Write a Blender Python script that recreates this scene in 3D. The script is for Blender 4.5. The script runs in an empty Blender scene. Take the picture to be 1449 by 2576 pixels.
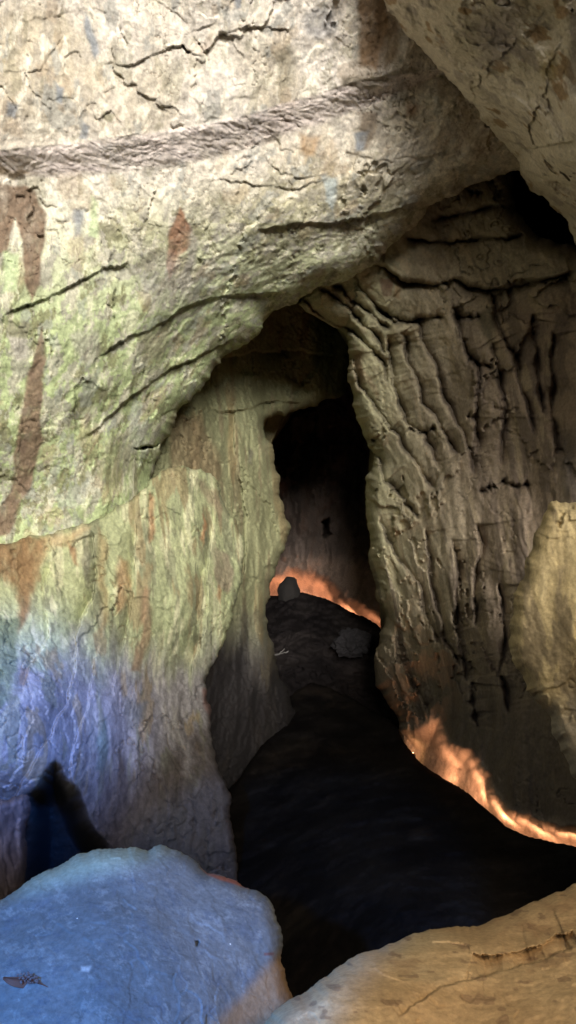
import bpy, math, random
import numpy as np
from mathutils import Vector, Matrix

random.seed(7)
SC = bpy.context.scene
COL = SC.collection

# ------------------------------------------------------------------ camera frame (survey grid of the cave)
W, H = 1449.0, 2576.0
VF = math.radians(65.0)
F = (H / 2) / math.tan(VF / 2)
PITCH = math.radians(10.0)
CAM = np.array([0.0, 0.0, 1.6])
FW = np.array([0.0, math.cos(PITCH), math.sin(PITCH)])
UP = np.array([0.0, -math.sin(PITCH), math.cos(PITCH)])
RT = np.array([1.0, 0.0, 0.0])


def P(x, y, d):
    x = np.asarray(x, float); y = np.asarray(y, float); d = np.asarray(d, float)
    a = ((x - W / 2) / F * d)[..., None]
    b = (-(y - H / 2) / F * d)[..., None]
    return CAM + FW * d[..., None] + RT * a + UP * b


# ------------------------------------------------------------------ noise
def _hash(ix, iy, iz, seed):
    h = (ix.astype(np.uint32) * np.uint32(374761393) + iy.astype(np.uint32) * np.uint32(668265263)
         + iz.astype(np.uint32) * np.uint32(2147483647) + np.uint32(seed * 1013904223 & 0xffffffff))
    h = (h ^ (h >> np.uint32(13))) * np.uint32(1274126177)
    h = (h ^ (h >> np.uint32(16))) * np.uint32(2246822519)
    return h ^ (h >> np.uint32(13))


_G = np.array([[1, 1, 0], [-1, 1, 0], [1, -1, 0], [-1, -1, 0], [1, 0, 1], [-1, 0, 1], [1, 0, -1], [-1, 0, -1],
               [0, 1, 1], [0, -1, 1], [0, 1, -1], [0, -1, -1], [1, 1, 0], [-1, 1, 0], [0, -1, 1], [0, -1, -1]], np.float32)


def perlin(p, seed=0):
    p = p.astype(np.float32) + np.float32(511.37)
    i = np.floor(p).astype(np.int64)
    f = (p - i).astype(np.float32)
    u = f * f * f * (f * (f * 6 - 15) + 10)
    out = np.zeros(p.shape[:-1], np.float32)
    for dx in (0, 1):
        wx = u[..., 0] if dx else 1 - u[..., 0]
        for dy in (0, 1):
            wy = u[..., 1] if dy else 1 - u[..., 1]
            for dz in (0, 1):
                wz = u[..., 2] if dz else 1 - u[..., 2]
                g = _G[_hash(i[..., 0] + dx, i[..., 1] + dy, i[..., 2] + dz, seed) & np.uint32(15)]
                dot = g[..., 0] * (f[..., 0] - dx) + g[..., 1] * (f[..., 1] - dy) + g[..., 2] * (f[..., 2] - dz)
                out += wx * wy * wz * dot
    return out


def fbm(p, sc=(1, 1, 1), oct=4, seed=0, gain=0.5):
    q = p * np.array(sc, float)
    a, s, out = 1.0, 0.0, 0.0
    for k in range(oct):
        out = out + a * perlin(q * (2.03 ** k), seed + k * 17)
        s += a; a *= gain
    return out / s * 1.6


def sstep(a, b, x):
    t = np.clip((x - a) / (b - a), 0, 1)
    return t * t * (3 - 2 * t)


# ------------------------------------------------------------------ outlines
def rough(poly, amp, levels=4, seed=0, closed=True):
    """break the straight edges of an outline like broken rock"""
    rng = np.random.RandomState(seed)
    pts = np.array(poly, float)
    for l in range(levels):
        nxt = np.roll(pts, -1, 0) if closed else pts[1:]
        cur = pts if closed else pts[:-1]
        dvec = nxt - cur
        L = np.hypot(dvec[:, 0], dvec[:, 1]) + 1e-6
        nrm = np.stack([-dvec[:, 1], dvec[:, 0]], 1) / L[:, None]
        off = rng.uniform(-1, 1, len(cur)) * np.minimum(L * 0.16, amp)
        off[L > 260] *= 0.3
        mid = (cur + nxt) / 2 + nrm * off[:, None]
        out = np.empty((len(cur) * 2, 2))
        out[0::2] = cur; out[1::2] = mid
        if not closed:
            out = np.vstack([out, pts[-1:]])
        keep = np.ones(len(out), bool)
        pts = out[keep]
        amp *= 0.62
        if l >= 2 or np.median(L) < 8:
            if np.median(L) < 9: break
    return pts


def seg_dist(x, y, pts, closed=True, extra=False):
    """distance to polyline, nearest point, side / inside"""
    a = pts; b = np.roll(pts, -1, 0)
    if not closed:
        a = pts[:-1]; b = pts[1:]
    n = x.size
    best = np.full(n, 1e18); bx = np.zeros(n); by = np.zeros(n); side = np.zeros(n); tt = np.zeros(n)
    inside = np.zeros(n, bool)
    cum = 0.0
    tot = np.hypot(*(b - a).T).sum()
    for k in range(len(a)):
        ax, ay = a[k]; cx, cy = b[k]
        ex, ey = cx - ax, cy - ay
        l2 = ex * ex + ey * ey + 1e-9
        t = np.clip(((x - ax) * ex + (y - ay) * ey) / l2, 0, 1)
        qx = ax + t * ex; qy = ay + t * ey
        d2 = (x - qx) ** 2 + (y - qy) ** 2
        m = d2 < best
        best[m] = d2[m]; bx[m] = qx[m]; by[m] = qy[m]
        if not closed:
            side[m] = (ex * (y[m] - ay) - ey * (x[m] - ax))
            tt[m] = (cum + t[m] * math.sqrt(l2)) / tot
        cum += math.sqrt(l2)
        if closed:
            cond = ((ay > y) != (cy > y))
            if cond.any():
                xi = ax + (y - ay) / (cy - ay + 1e-12) * ex
                inside ^= cond & (x < xi)
    return np.sqrt(best), bx, by, (inside if closed else side), tt


def tps(ctrl, x, y):
    """thin-plate interpolation of log depth from control points"""
    c = np.array(ctrl, float)
    s = 1000.0
    X = c[:, :2] / s; n = len(c)
    v = np.log(c[:, 2])
    def phi(r2): return 0.5 * r2 * np.log(r2 + 1e-12)
    r2 = ((X[:, None] - X[None]) ** 2).sum(-1)
    K = phi(r2) + np.eye(n) * 1e-3
    Pm = np.hstack([np.ones((n, 1)), X])
    A = np.zeros((n + 3, n + 3)); A[:n, :n] = K; A[:n, n:] = Pm; A[n:, :n] = Pm.T
    w = np.linalg.solve(A, np.concatenate([v, np.zeros(3)]))
    xs, ys = x / s, y / s
    out = w[n] + w[n + 1] * xs + w[n + 2] * ys
    for k in range(n):
        out = out + w[k] * phi((xs - X[k, 0]) ** 2 + (ys - X[k, 1]) ** 2)
    return np.exp(np.clip(out, v.min() - 0.25, v.max() + 0.25))


def axis(lo, hi, a, b, fine, coarse):
    a = max(lo, a); b = min(hi, b)
    parts = []
    if lo < a: parts.append(np.arange(lo, a, coarse))
    parts.append(np.arange(a, b, fine))
    if hi > b: parts.append(np.arange(b, hi + coarse, coarse))
    return np.concatenate(parts)


def mesh_from_grid(name, pos, mask, color, mat):
    ny, nx = mask.shape
    idx = np.full(mask.shape, -1, np.int64)
    cell = mask[:-1, :-1] & mask[1:, :-1] & mask[:-1, 1:] & mask[1:, 1:]
    use = np.zeros(mask.shape, bool)
    use[:-1, :-1] |= cell; use[1:, :-1] |= cell; use[:-1, 1:] |= cell; use[1:, 1:] |= cell
    idx[use] = np.arange(use.sum())
    v = pos[use]
    ii, jj = np.nonzero(cell)
    q = np.stack([idx[ii, jj], idx[ii + 1, jj], idx[ii + 1, jj + 1], idx[ii, jj + 1]], 1).astype(np.int32)
    me = bpy.data.meshes.new(name)
    me.vertices.add(len(v)); me.vertices.foreach_set('co', v.astype(np.float32).ravel())
    me.loops.add(q.size); me.loops.foreach_set('vertex_index', q.ravel())
    me.polygons.add(len(q)); me.polygons.foreach_set('loop_start', np.arange(0, q.size, 4, dtype=np.int32))
    me.polygons.foreach_set('use_smooth', np.ones(len(q), bool))
    at = me.color_attributes.new('stone', 'FLOAT_COLOR', 'POINT')
    c = np.ones((len(v), 4), np.float32); c[:, :3] = np.clip(color[use], 0.003, 0.9)
    at.data.foreach_set('color', c.ravel())
    me.update(calc_edges=True)
    me.materials.append(mat)
    o = bpy.data.objects.new(name, me); COL.objects.link(o)
    return o


def tag(o, label=None, cat=None, group=None, kind=None):
    if label: o['label'] = label
    if cat: o['category'] = cat
    if group: o['group'] = group
    if kind: o['kind'] = kind
    return o


def relief(name, outline, ctrl, mat, disp, colour, thick=2.0, curl=45, curl_d=0.35, steps=(), pits=(), fine=2.7,
           edge_amp=9, seed=0, inward=0.25, groove=0.0, frame=(-40, 1490, -40, 2640)):
    """a rock body: front shaped by survey depths, edges rolled round and carried back to a real thickness"""
    poly = rough(outline, edge_amp, 4, seed)
    reach = 90.0
    lo = poly.min(0) - reach; hi = poly.max(0) + reach
    xs = axis(lo[0], hi[0], frame[0], frame[1], fine, 14.0)
    ys = axis(lo[1], hi[1], frame[2], frame[3], fine, 14.0)
    X, Y = np.meshgrid(xs, ys)
    x = X.ravel(); y = Y.ravel()
    dist, nx_, ny_, ins, _ = seg_dist(x, y, poly)
    out = ~ins
    ux = np.where(out, nx_, x); uy = np.where(out, ny_, y)
    d = tps(ctrl, ux, uy)
    p0 = P(ux, uy, d)
    # rolled edge
    s = np.where(out, 0, dist)
    r = np.clip(1 - s / curl, 0, 1)
    d = d + curl_d * (1 - np.sqrt(np.clip(1 - r * r, 0, 1)))
    seams = np.zeros(x.size)
    for (pl, h, w, fade, both) in steps:
        pl2 = rough(pl, 7, 4, seed + int(abs(pl[0][0])), closed=False)
        l2 = pl2.min(0) - w * 5; h2 = pl2.max(0) + w * 5
        m = (ux > l2[0]) & (ux < h2[0]) & (uy > l2[1]) & (uy < h2[1])
        if not m.any(): continue
        dd, _, _, sd, t = seg_dist(ux[m], uy[m], pl2, closed=False)
        sg = sd > 0
        env = sstep(0, fade, t) * sstep(0, fade, 1 - t) if fade > 0 else np.ones_like(t)
        env = env * (0.55 + 0.9 * (0.5 + 0.5 * np.sin(t * 17 + h * 99)) * 0.8)
        add = np.where(sg, h * np.exp(-dd / w) * (1 + 0 * dd), -both * h * np.exp(-dd / (w * 0.6)))
        # soften the jump across about one grid cell
        add = add * sstep(0, 2.4, dd + 0.6)
        if groove > 0:
            gw = 4.5 + 3.0 * np.sin(t * 23 + h * 50)
            add = add * 0.6 + groove * 1.7 * np.exp(-dd / np.maximum(gw * 0.75, 2.2))
            sm = np.zeros(x.size); sm[m] = env * np.exp(-(dd / (np.maximum(gw, 2.5) * 1.2)) ** 2)
            seams = np.maximum(seams, np.clip(sm, 0, 1))
        tmp = np.zeros(x.size); tmp[m] = add * env
        d = d + tmp
    for (pg, h, w) in pits:
        pg2 = rough(pg, 6, 3, seed + 5)
        dd, _, _, inn, _ = seg_dist(ux, uy, pg2)
        d = d + h * np.where(inn, sstep(0, w, dd), 0)
    amp = 1.0 - 0.6 * r
    d = d + disp(p0, ux, uy) * amp
    # the sides run back
    back = np.clip(dist / reach, 0, 1) ** 1.3
    cx, cy = poly.mean(0)
    inx = (x - nx_); iny = (y - ny_); L = np.hypot(inx, iny) + 1e-6
    px = np.where(out, ux - inx / L * inward * dist, ux)
    py = np.where(out, uy - iny / L * inward * dist, uy)
    d = np.where(out, d + thick * back + fbm(P(px, py, d) + 3.3, (2, 2, 2), 3, seed + 40) * 0.12 * sstep(0, 0.3, back), d)
    pos = P(px, py, np.maximum(d, 0.5)).reshape(X.shape + (3,))
    c = colour(p0, ux, uy, d)
    c = mix(c, (0.07, 0.05, 0.045), seams * 0.5)
    c = c.reshape(X.shape + (3,))
    mask = (ins | (dist < reach)).reshape(X.shape)
    return mesh_from_grid(name, pos, mask, c, mat)


# ------------------------------------------------------------------ materials
def nodes(name):
    m = bpy.data.materials.new(name); m.use_nodes = True
    nt = m.node_tree; nt.nodes.clear()
    return m, nt, nt.nodes, nt.links


def rock_material(name, rough_=0.85, bump=0.5, fine_scale=38, specks=0.0, spec=0.25):
    m, nt, N, Lk = nodes(name)
    out = N.new('ShaderNodeOutputMaterial'); b = N.new('ShaderNodeBsdfPrincipled')
    Lk.new(b.outputs[0], out.inputs[0])
    at = N.new('ShaderNodeAttribute'); at.attribute_name = 'stone'
    tc = N.new('ShaderNodeTexCoord')
    n1 = N.new('ShaderNodeTexNoise'); n1.inputs['Scale'].default_value = fine_scale; n1.inputs['Detail'].default_value = 6
    n1.inputs['Roughness'].default_value = 0.65
    Lk.new(tc.outputs['Object'], n1.inputs['Vector'])
    mr = N.new('ShaderNodeMapRange'); mr.inputs[1].default_value = 0.25; mr.inputs[2].default_value = 0.75
    mr.inputs[3].default_value = 0.72; mr.inputs[4].default_value = 1.28
    Lk.new(n1.outputs[0], mr.inputs[0])
    mul = N.new('ShaderNodeMix'); mul.data_type = 'RGBA'; mul.blend_type = 'MULTIPLY'; mul.inputs[0].default_value = 1
    Lk.new(at.outputs['Color'], mul.inputs[6]); Lk.new(mr.outputs[0], mul.inputs[7])
    last = mul.outputs[2]
    if specks > 0:
        vo = N.new('ShaderNodeTexVoronoi'); vo.inputs['Scale'].default_value = 42
        Lk.new(tc.outputs['Object'], vo.inputs['Vector'])
        lt = N.new('ShaderNodeMath'); lt.operation = 'LESS_THAN'; lt.inputs[1].default_value = 0.10
        Lk.new(vo.outputs['Distance'], lt.inputs[0])
        gt = N.new('ShaderNodeSeparateColor'); Lk.new(vo.outputs['Color'], gt.inputs[0])
        g2 = N.new('ShaderNodeMath'); g2.operation = 'GREATER_THAN'; g2.inputs[1].default_value = 1 - specks
        Lk.new(gt.outputs[0], g2.inputs[0])
        mm = N.new('ShaderNodeMath'); mm.operation = 'MULTIPLY'
        Lk.new(lt.outputs[0], mm.inputs[0]); Lk.new(g2.outputs[0], mm.inputs[1])
        mx = N.new('ShaderNodeMix'); mx.data_type = 'RGBA'
        mx.inputs[7].default_value = (0.85, 0.85, 0.82, 1)
        Lk.new(mm.outputs[0], mx.inputs[0]); Lk.new(last, mx.inputs[6])
        last = mx.outputs[2]
    Lk.new(last, b.inputs['Base Color'])
    b.inputs['Roughness'].default_value = rough_
    b.inputs['Specular IOR Level'].default_value = spec
    n2 = N.new('ShaderNodeTexNoise'); n2.inputs['Scale'].default_value = 22; n2.inputs['Detail'].default_value = 8
    n2.inputs['Roughness'].default_value = 0.7
    Lk.new(tc.outputs['Object'], n2.inputs['Vector'])
    bp = N.new('ShaderNodeBump'); bp.inputs['Strength'].default_value = bump; bp.inputs['Distance'].default_value = 0.02
    Lk.new(n2.outputs[0], bp.inputs['Height']); Lk.new(bp.outputs[0], b.inputs['Normal'])
    return m


def flat_material(name, col, rough_=0.6, metal=0.0, emit=None, strength=0.0):
    m, nt, N, Lk = nodes(name)
    out = N.new('ShaderNodeOutputMaterial'); b = N.new('ShaderNodeBsdfPrincipled')
    Lk.new(b.outputs[0], out.inputs[0])
    n1 = N.new('ShaderNodeTexNoise'); n1.inputs['Scale'].default_value = 60
    mr = N.new('ShaderNodeMapRange'); mr.inputs[3].default_value = 0.7; mr.inputs[4].default_value = 1.2
    Lk.new(n1.outputs[0], mr.inputs[0])
    mul = N.new('ShaderNodeMix'); mul.data_type = 'RGBA'; mul.blend_type = 'MULTIPLY'; mul.inputs[0].default_value = 1
    mul.inputs[6].default_value = (*col, 1); Lk.new(mr.outputs[0], mul.inputs[7])
    Lk.new(mul.outputs[2], b.inputs['Base Color'])
    b.inputs['Roughness'].default_value = rough_; b.inputs['Metallic'].default_value = metal
    if emit:
        b.inputs['Emission Color'].default_value = (*emit, 1); b.inputs['Emission Strength'].default_value = strength
    return m


M_LIME = rock_material('limestone', 0.85, 0.4)
M_DARK = rock_material('damp_rock', 0.9, 0.5)
M_SHADE = rock_material('shade_black_rock', 0.95, 0.6, 14, spec=0.03)  # for bank and mound, whose black colour stands in for shade
M_BOULD = rock_material('worn_boulder_stone', 0.8, 0.4, 60, specks=0.02, spec=0.2)
M_TAN = rock_material('ochre_boulder_stone', 0.85, 0.35, 70)


# ------------------------------------------------------------------ shaping and colouring of the rock
def flakes(p, sc, h, k, seed):
    """overlapping thin plates: sawtooth contours of warped noise"""
    w = fbm(p, (2.2, 2.2, 2.2), 3, seed + 3)
    q = p + 0.12 * np.stack([w, w, -w], -1)
    n = fbm(q, sc, 4, seed, 0.55) * k
    fr = n - np.floor(n)
    saw = np.where(fr < 0.88, fr / 0.88, (1 - fr) / 0.12)
    return h * saw


def cracks(p, sc, h, seed, width=0.05):
    n = np.abs(fbm(p, sc, 4, seed, 0.6))
    gate = sstep(0.0, 0.25, fbm(p, (0.9, 0.9, 0.9), 2, seed + 9))
    return h * (1 - sstep(0, width, n)) * gate


def facets(p, sx, sz, h, seed, tilt=1.0, warp=0.10):
    """chipped rock: every cell of a broken pattern is a small plane with its own height and tilt"""
    w1 = fbm(p, (2.6, 2.6, 2.6), 4, seed + 1, 0.65) * warp
    w2 = fbm(p, (2.6, 2.6, 2.6), 4, seed + 2, 0.65) * warp
    a = ((p[..., 0] + 0.35 * p[..., 1] + w1) * sx + 300).astype(np.float32)
    b = ((p[..., 2] + 0.2 * p[..., 1] + w2) * sz + 300).astype(np.float32)
    ia = np.floor(a).astype(np.int64); ib = np.floor(b).astype(np.int64)
    best = np.full(a.shape, 1e9, np.float32); out = np.zeros(a.shape, np.float32)
    z = np.zeros_like(ia)
    for i in (-1, 0, 1):
        for j in (-1, 0, 1):
            h1 = _hash(ia + i, ib + j, z, seed + 11)
            fx = (h1 & np.uint32(1023)).astype(np.float32) / 1023; fy = ((h1 >> np.uint32(10)) & np.uint32(1023)).astype(np.float32) / 1023
            dx = a - (ia + i + fx); dy = b - (ib + j + fy)
            d2 = dx * dx + dy * dy
            h2 = _hash(ia + i, ib + j, z + 5, seed + 12)
            r1 = (h2 & np.uint32(1023)).astype(np.float32) / 511.5 - 1; r2 = ((h2 >> np.uint32(10)) & np.uint32(1023)).astype(np.float32) / 511.5 - 1
            r3 = ((h2 >> np.uint32(20)) & np.uint32(1023)).astype(np.float32) / 511.5 - 1
            val = 0.5 * r3 + tilt * (r1 * dx + r2 * dy)
            m = d2 < best
            out = np.where(m, val, out); best = np.where(m, d2, best)
    return h * out


def dirt(c, p, sc, seed, width, colr, k):
    n = np.abs(fbm(p, sc, 4, seed, 0.6))
    gate = sstep(0.0, 0.25, fbm(p, (0.9, 0.9, 0.9), 2, seed + 9))
    return mix(c, colr, (1 - sstep(0, width, n)) * gate * k)


def mix(a, b, t):
    return a * (1 - t[..., None]) + np.array(b) * t[..., None]


def blots(c, x, y, p, stains, seed):
    wx = fbm(p, (3, 3, 3), 4, seed) * 16
    wy = fbm(p, (3, 3, 1.5), 4, seed + 5) * 30
    for (pg, colr, st, soft) in stains:
        pg = np.array(pg, float)
        lo = pg.min(0) - 60; hi = pg.max(0) + 60
        m = (x > lo[0]) & (x < hi[0]) & (y > lo[1]) & (y < hi[1])
        if not m.any(): continue
        dd, _, _, inn, _ = seg_dist(x[m] + wx[m], y[m] + wy[m], pg)
        sd = np.where(inn, dd, -dd)
        tx = 0.98 + 0.5 * fbm(p[m], (11, 11, 4), 4, seed + 11)
        t = sstep(-soft, soft, sd) * st * np.clip(tx, 0, 1)
        c[m] = mix(c[m], colr, t)
    return c


CREAM = (0.68, 0.615, 0.53); GREY = (0.33, 0.30, 0.26); BROWN = (0.17, 0.115, 0.075); BLUEG = (0.20, 0.22, 0.24)
GREEN_CAST = (0.35, 0.40, 0.215); OLIVE = (0.17, 0.16, 0.085); ORANGE = (0.34, 0.21, 0.10); PURPLE = (0.54, 0.46, 0.43)
LIME = (0.42, 0.50, 0.28); SOOT = (0.07, 0.06, 0.05)

# --- upper vault
vault_band = [(-200, 395), (0, 378), (160, 362), (330, 340), (480, 318), (620, 290), (700, 262), (800, 235), (900, 205), (1000, 185), (1100, 172)]


def band_mask(x, y):
    top = np.interp(x, [-300, 0, 160, 330, 480, 620, 700, 800, 900, 1000, 1100], [400, 378, 362, 340, 318, 290, 262, 235, 205, 185, 172])
    bot = np.interp(x, [-300, 0, 120, 300, 470, 620, 700, 800, 900, 1000, 1100], [450, 446, 446, 436, 412, 378, 345, 315, 280, 240, 190])
    t = (y - top) / (bot - top)
    return t, sstep(-0.05, 0.08, t) * (1 - sstep(0.8, 1.1, t))


def disp_vault(p, x, y):
    t, bm = band_mask(x, y)
    d = -0.14 * fbm(p, (0.7, 0.7, 0.7), 3, 1)
    d += -0.035 * fbm(p, (2.6, 2.6, 1.8), 4, 2)
    # underside of the long ledge: the slab above stands forward
    d += 0.09 * sstep(-0.02, 1.0, t) - 0.09 * sstep(1.0, 5.0, t)
    d += (1 - bm) * (flakes(p, (1.3, 1.3, 1.0), 0.008, 3, 21) + facets(p, 2.2, 2.6, 0.035, 22, 1, 0.2) + facets(p, 7, 6, 0.009, 24))
    d += bm * (flakes(p, (1.0, 3.0, 6.0), 0.009, 5, 25) + 0.008 * fbm(p, (4, 12, 26), 3, 27))
    low = sstep(420, 700, y)
    d += low * -0.012 * fbm(p, (9, 9, 3.2), 5, 41, 0.7)
    d += cracks(p, (2.4, 2.4, 3.4), 0.02, 51, 0.02) + cracks(p, (5, 5, 4), 0.010, 57, 0.03)
    d += -0.009 * fbm(p, (18, 18, 12), 5, 61, 0.8)
    return d


S_VAULT = [
    ([(-200, 440), (30, 452), (90, 478), (118, 530), (122, 600), (100, 690), (78, 745), (62, 690), (66, 600), (48, 540), (20, 640), (-200, 700)], BROWN, 0.95, 5),
    ([(104, 822), (116, 880), (114, 970), (104, 1060), (108, 1120), (92, 1190), (62, 1250), (24, 1345), (-60, 1360), (30, 1240), (34, 1150), (56, 1030), (78, 920)], BROWN, 0.95, 5),
    ([(450, 528), (482, 575), (474, 615), (446, 640), (432, 700), (414, 655), (428, 580)], (0.24, 0.13, 0.075), 0.95, 5),
    ([(478, 570), (500, 600), (490, 680), (460, 690)], GREY, 0.7, 8),
    ([(226, 480), (246, 500), (248, 600), (228, 600)], LIME, 0.8, 6),
    ([(10, 640), (52, 630), (40, 720), (5, 730)], LIME, 0.8, 6),
    ([(182, 520), (214, 520), (206, 600), (190, 605)], BLUEG, 0.75, 8),
    ([(218, 40), (236, 60), (258, 140), (244, 148), (224, 100)], BLUEG, 0.85, 6),
    ([(140, 212), (166, 220), (160, 262), (146, 250)], BLUEG, 0.8, 6),
    ([(12, 250), (40, 252), (38, 285), (10, 280)], BLUEG, 0.75, 7),
    ([(208, 298), (226, 305), (222, 345), (202, 340)], BLUEG, 0.75, 6),
    ([(255, 262), (288, 285), (284, 300), (258, 290)], OLIVE, 0.7, 6),
    ([(586, -20), (610, -20), (606, 25), (592, 30)], BLUEG, 0.8, 6),
    ([(890, -60), (965, -60), (970, 60), (950, 150), (905, 165), (900, 80)], (0.20, 0.12, 0.06), 0.9, 9),
    ([(965, -40), (1000, 60), (990, 130), (960, 160), (955, 60)], (0.24, 0.15, 0.08), 0.7, 10),
    ([(760, 40), (820, 10), (850, 90), (800, 110), (770, 90)], (0.25, 0.25, 0.26), 0.6, 12),
    ([(690, 130), (745, 110), (735, 200), (700, 240)], (0.22, 0.20, 0.14), 0.55, 10),
    ([(855, 200), (960, 170), (1050, 170), (1040, 186), (950, 196), (860, 222)], (0.2, 0.17, 0.12), 0.7, 5),
    ([(745, 325), (805, 345), (790, 395), (752, 372)], ORANGE, 0.7, 10),
    ([(838, 300), (872, 320), (866, 370), (842, 360)], GREY, 0.7, 9),
    ([(905, 270), (945, 270), (945, 340), (925, 392), (900, 380)], (0.22, 0.17, 0.12), 0.85, 7),
    ([(895, 335), (925, 330), (920, 395), (900, 395)], BLUEG, 0.85, 6),
    ([(1020, 270), (1060, 275), (1050, 300), (1025, 300)], (0.3, 0.15, 0.08), 0.6, 9),
    ([(810, 445), (845, 450), (840, 520), (820, 515)], (0.42, 0.47, 0.46), 0.85, 5),
    ([(640, 620), (656, 625), (650, 650), (640, 645)], OLIVE, 0.8, 4),
    ([(330, 600), (420, 630), (500, 680), (480, 760), (400, 780), (350, 720)], GREY, 0.5, 22),
    ([(0, 800), (95, 800), (80, 845), (20, 855)], OLIVE, 0.6, 8),
    ([(18, 850), (80, 850), (60, 920), (36, 920)], GREY, 0.65, 6),
    ([(180, 850), (250, 830), (240, 900), (200, 910)], GREY, 0.6, 10),
    ([(350, 850), (420, 830), (410, 900), (360, 910)], (0.28, 0.25, 0.17), 0.65, 10),
    ([(260, 1110), (330, 1090), (320, 1200), (280, 1240), (240, 1180)], OLIVE, 0.55, 14),
    ([(420, 1050), (470, 1040), (520, 1080), (560, 1180), (400, 1190)], (0.19, 0.15, 0.09), 0.8, 14),
    ([(1050, 40), (1110, 80), (1150, 160), (1120, 200), (1060, 120)], (0.3, 0.24, 0.16), 0.5, 14),
    ([(1150, 220), (1220, 300), (1250, 380), (1200, 400), (1160, 330)], (0.3, 0.22, 0.14), 0.55, 16),
]


def col_vault(p, x, y, d):
    a = 0.5 + 0.5 * fbm(p, (1.1, 1.1, 0.9), 4, 3)
    c = mix(np.ones(p.shape) * np.array(CREAM), (0.46, 0.40, 0.30), sstep(0.35, 0.7, a))
    g = sstep(350, 880, y)                                     # green light put into the colour of the lower wall
    c = mix(c, GREEN_CAST, g * 0.92)
    tr = sstep(950, 1250, x) * (1 - g)
    c = mix(c, (0.50, 0.43, 0.31), tr * 0.6)
    st = np.where(y > 560, fbm(p, (9, 9, 1.1), 5, 13, 0.66), fbm(p, (8, 8, 1.9), 5, 13, 0.68))                  # drip streaks
    k = 0.45 + 0.55 * sstep(420, 620, y)
    c = mix(c, GREY, sstep(0.04, 0.16, st) * k * 0.8)
    st2 = fbm(p, (10, 10, 2.2), 5, 15, 0.68)
    c = mix(c, (0.68, 0.62, 0.50), sstep(0.10, 0.24, st2) * 0.7 * (1 - g * 0.4))
    c = mix(c, OLIVE, sstep(0.18, 0.30, fbm(p, (7, 7, 1.9), 5, 17, 0.65)) * k * 0.75)
    c = mix(c, (0.31, 0.31, 0.28), sstep(0.22, 0.34, fbm(p, (4.5, 4.5, 1.5), 5, 18, 0.65)) * 0.6)
    c = mix(c, (0.34, 0.25, 0.16), sstep(0.3, 0.45, fbm(p, (4, 4, 2.2), 4, 19)) * 0.4)
    t, bm = band_mask(x, y)
    c = mix(c, PURPLE, bm * 0.8 * (0.75 + 0.4 * fbm(p, (3, 6, 20), 3, 23)))
    lb = bm * sstep(0.3, 0.7, t) * (1 - sstep(40, 230, x))
    c = mix(c, (0.24, 0.17, 0.09), lb * sstep(-0.1, 0.2, fbm(p, (3, 3, 10), 3, 29)) * 0.8)
    c = dirt(c, p, (2.4, 2.4, 3.4), 51, 0.022, (0.2, 0.15, 0.1), 0.5)
    c = dirt(c, p, (5, 5, 4), 57, 0.035, (0.2, 0.15, 0.1), 0.6)
    c = c * (1 + (np.array((0.84, 0.95, 0.66)) - 1) * (g * 0.3)[..., None])
    c = blots(c, x, y, p, S_VAULT, 71)
    c *= (0.95 + 0.42 * fbm(p, (24, 24, 14), 4, 33, 0.7))[..., None]
    return c


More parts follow.
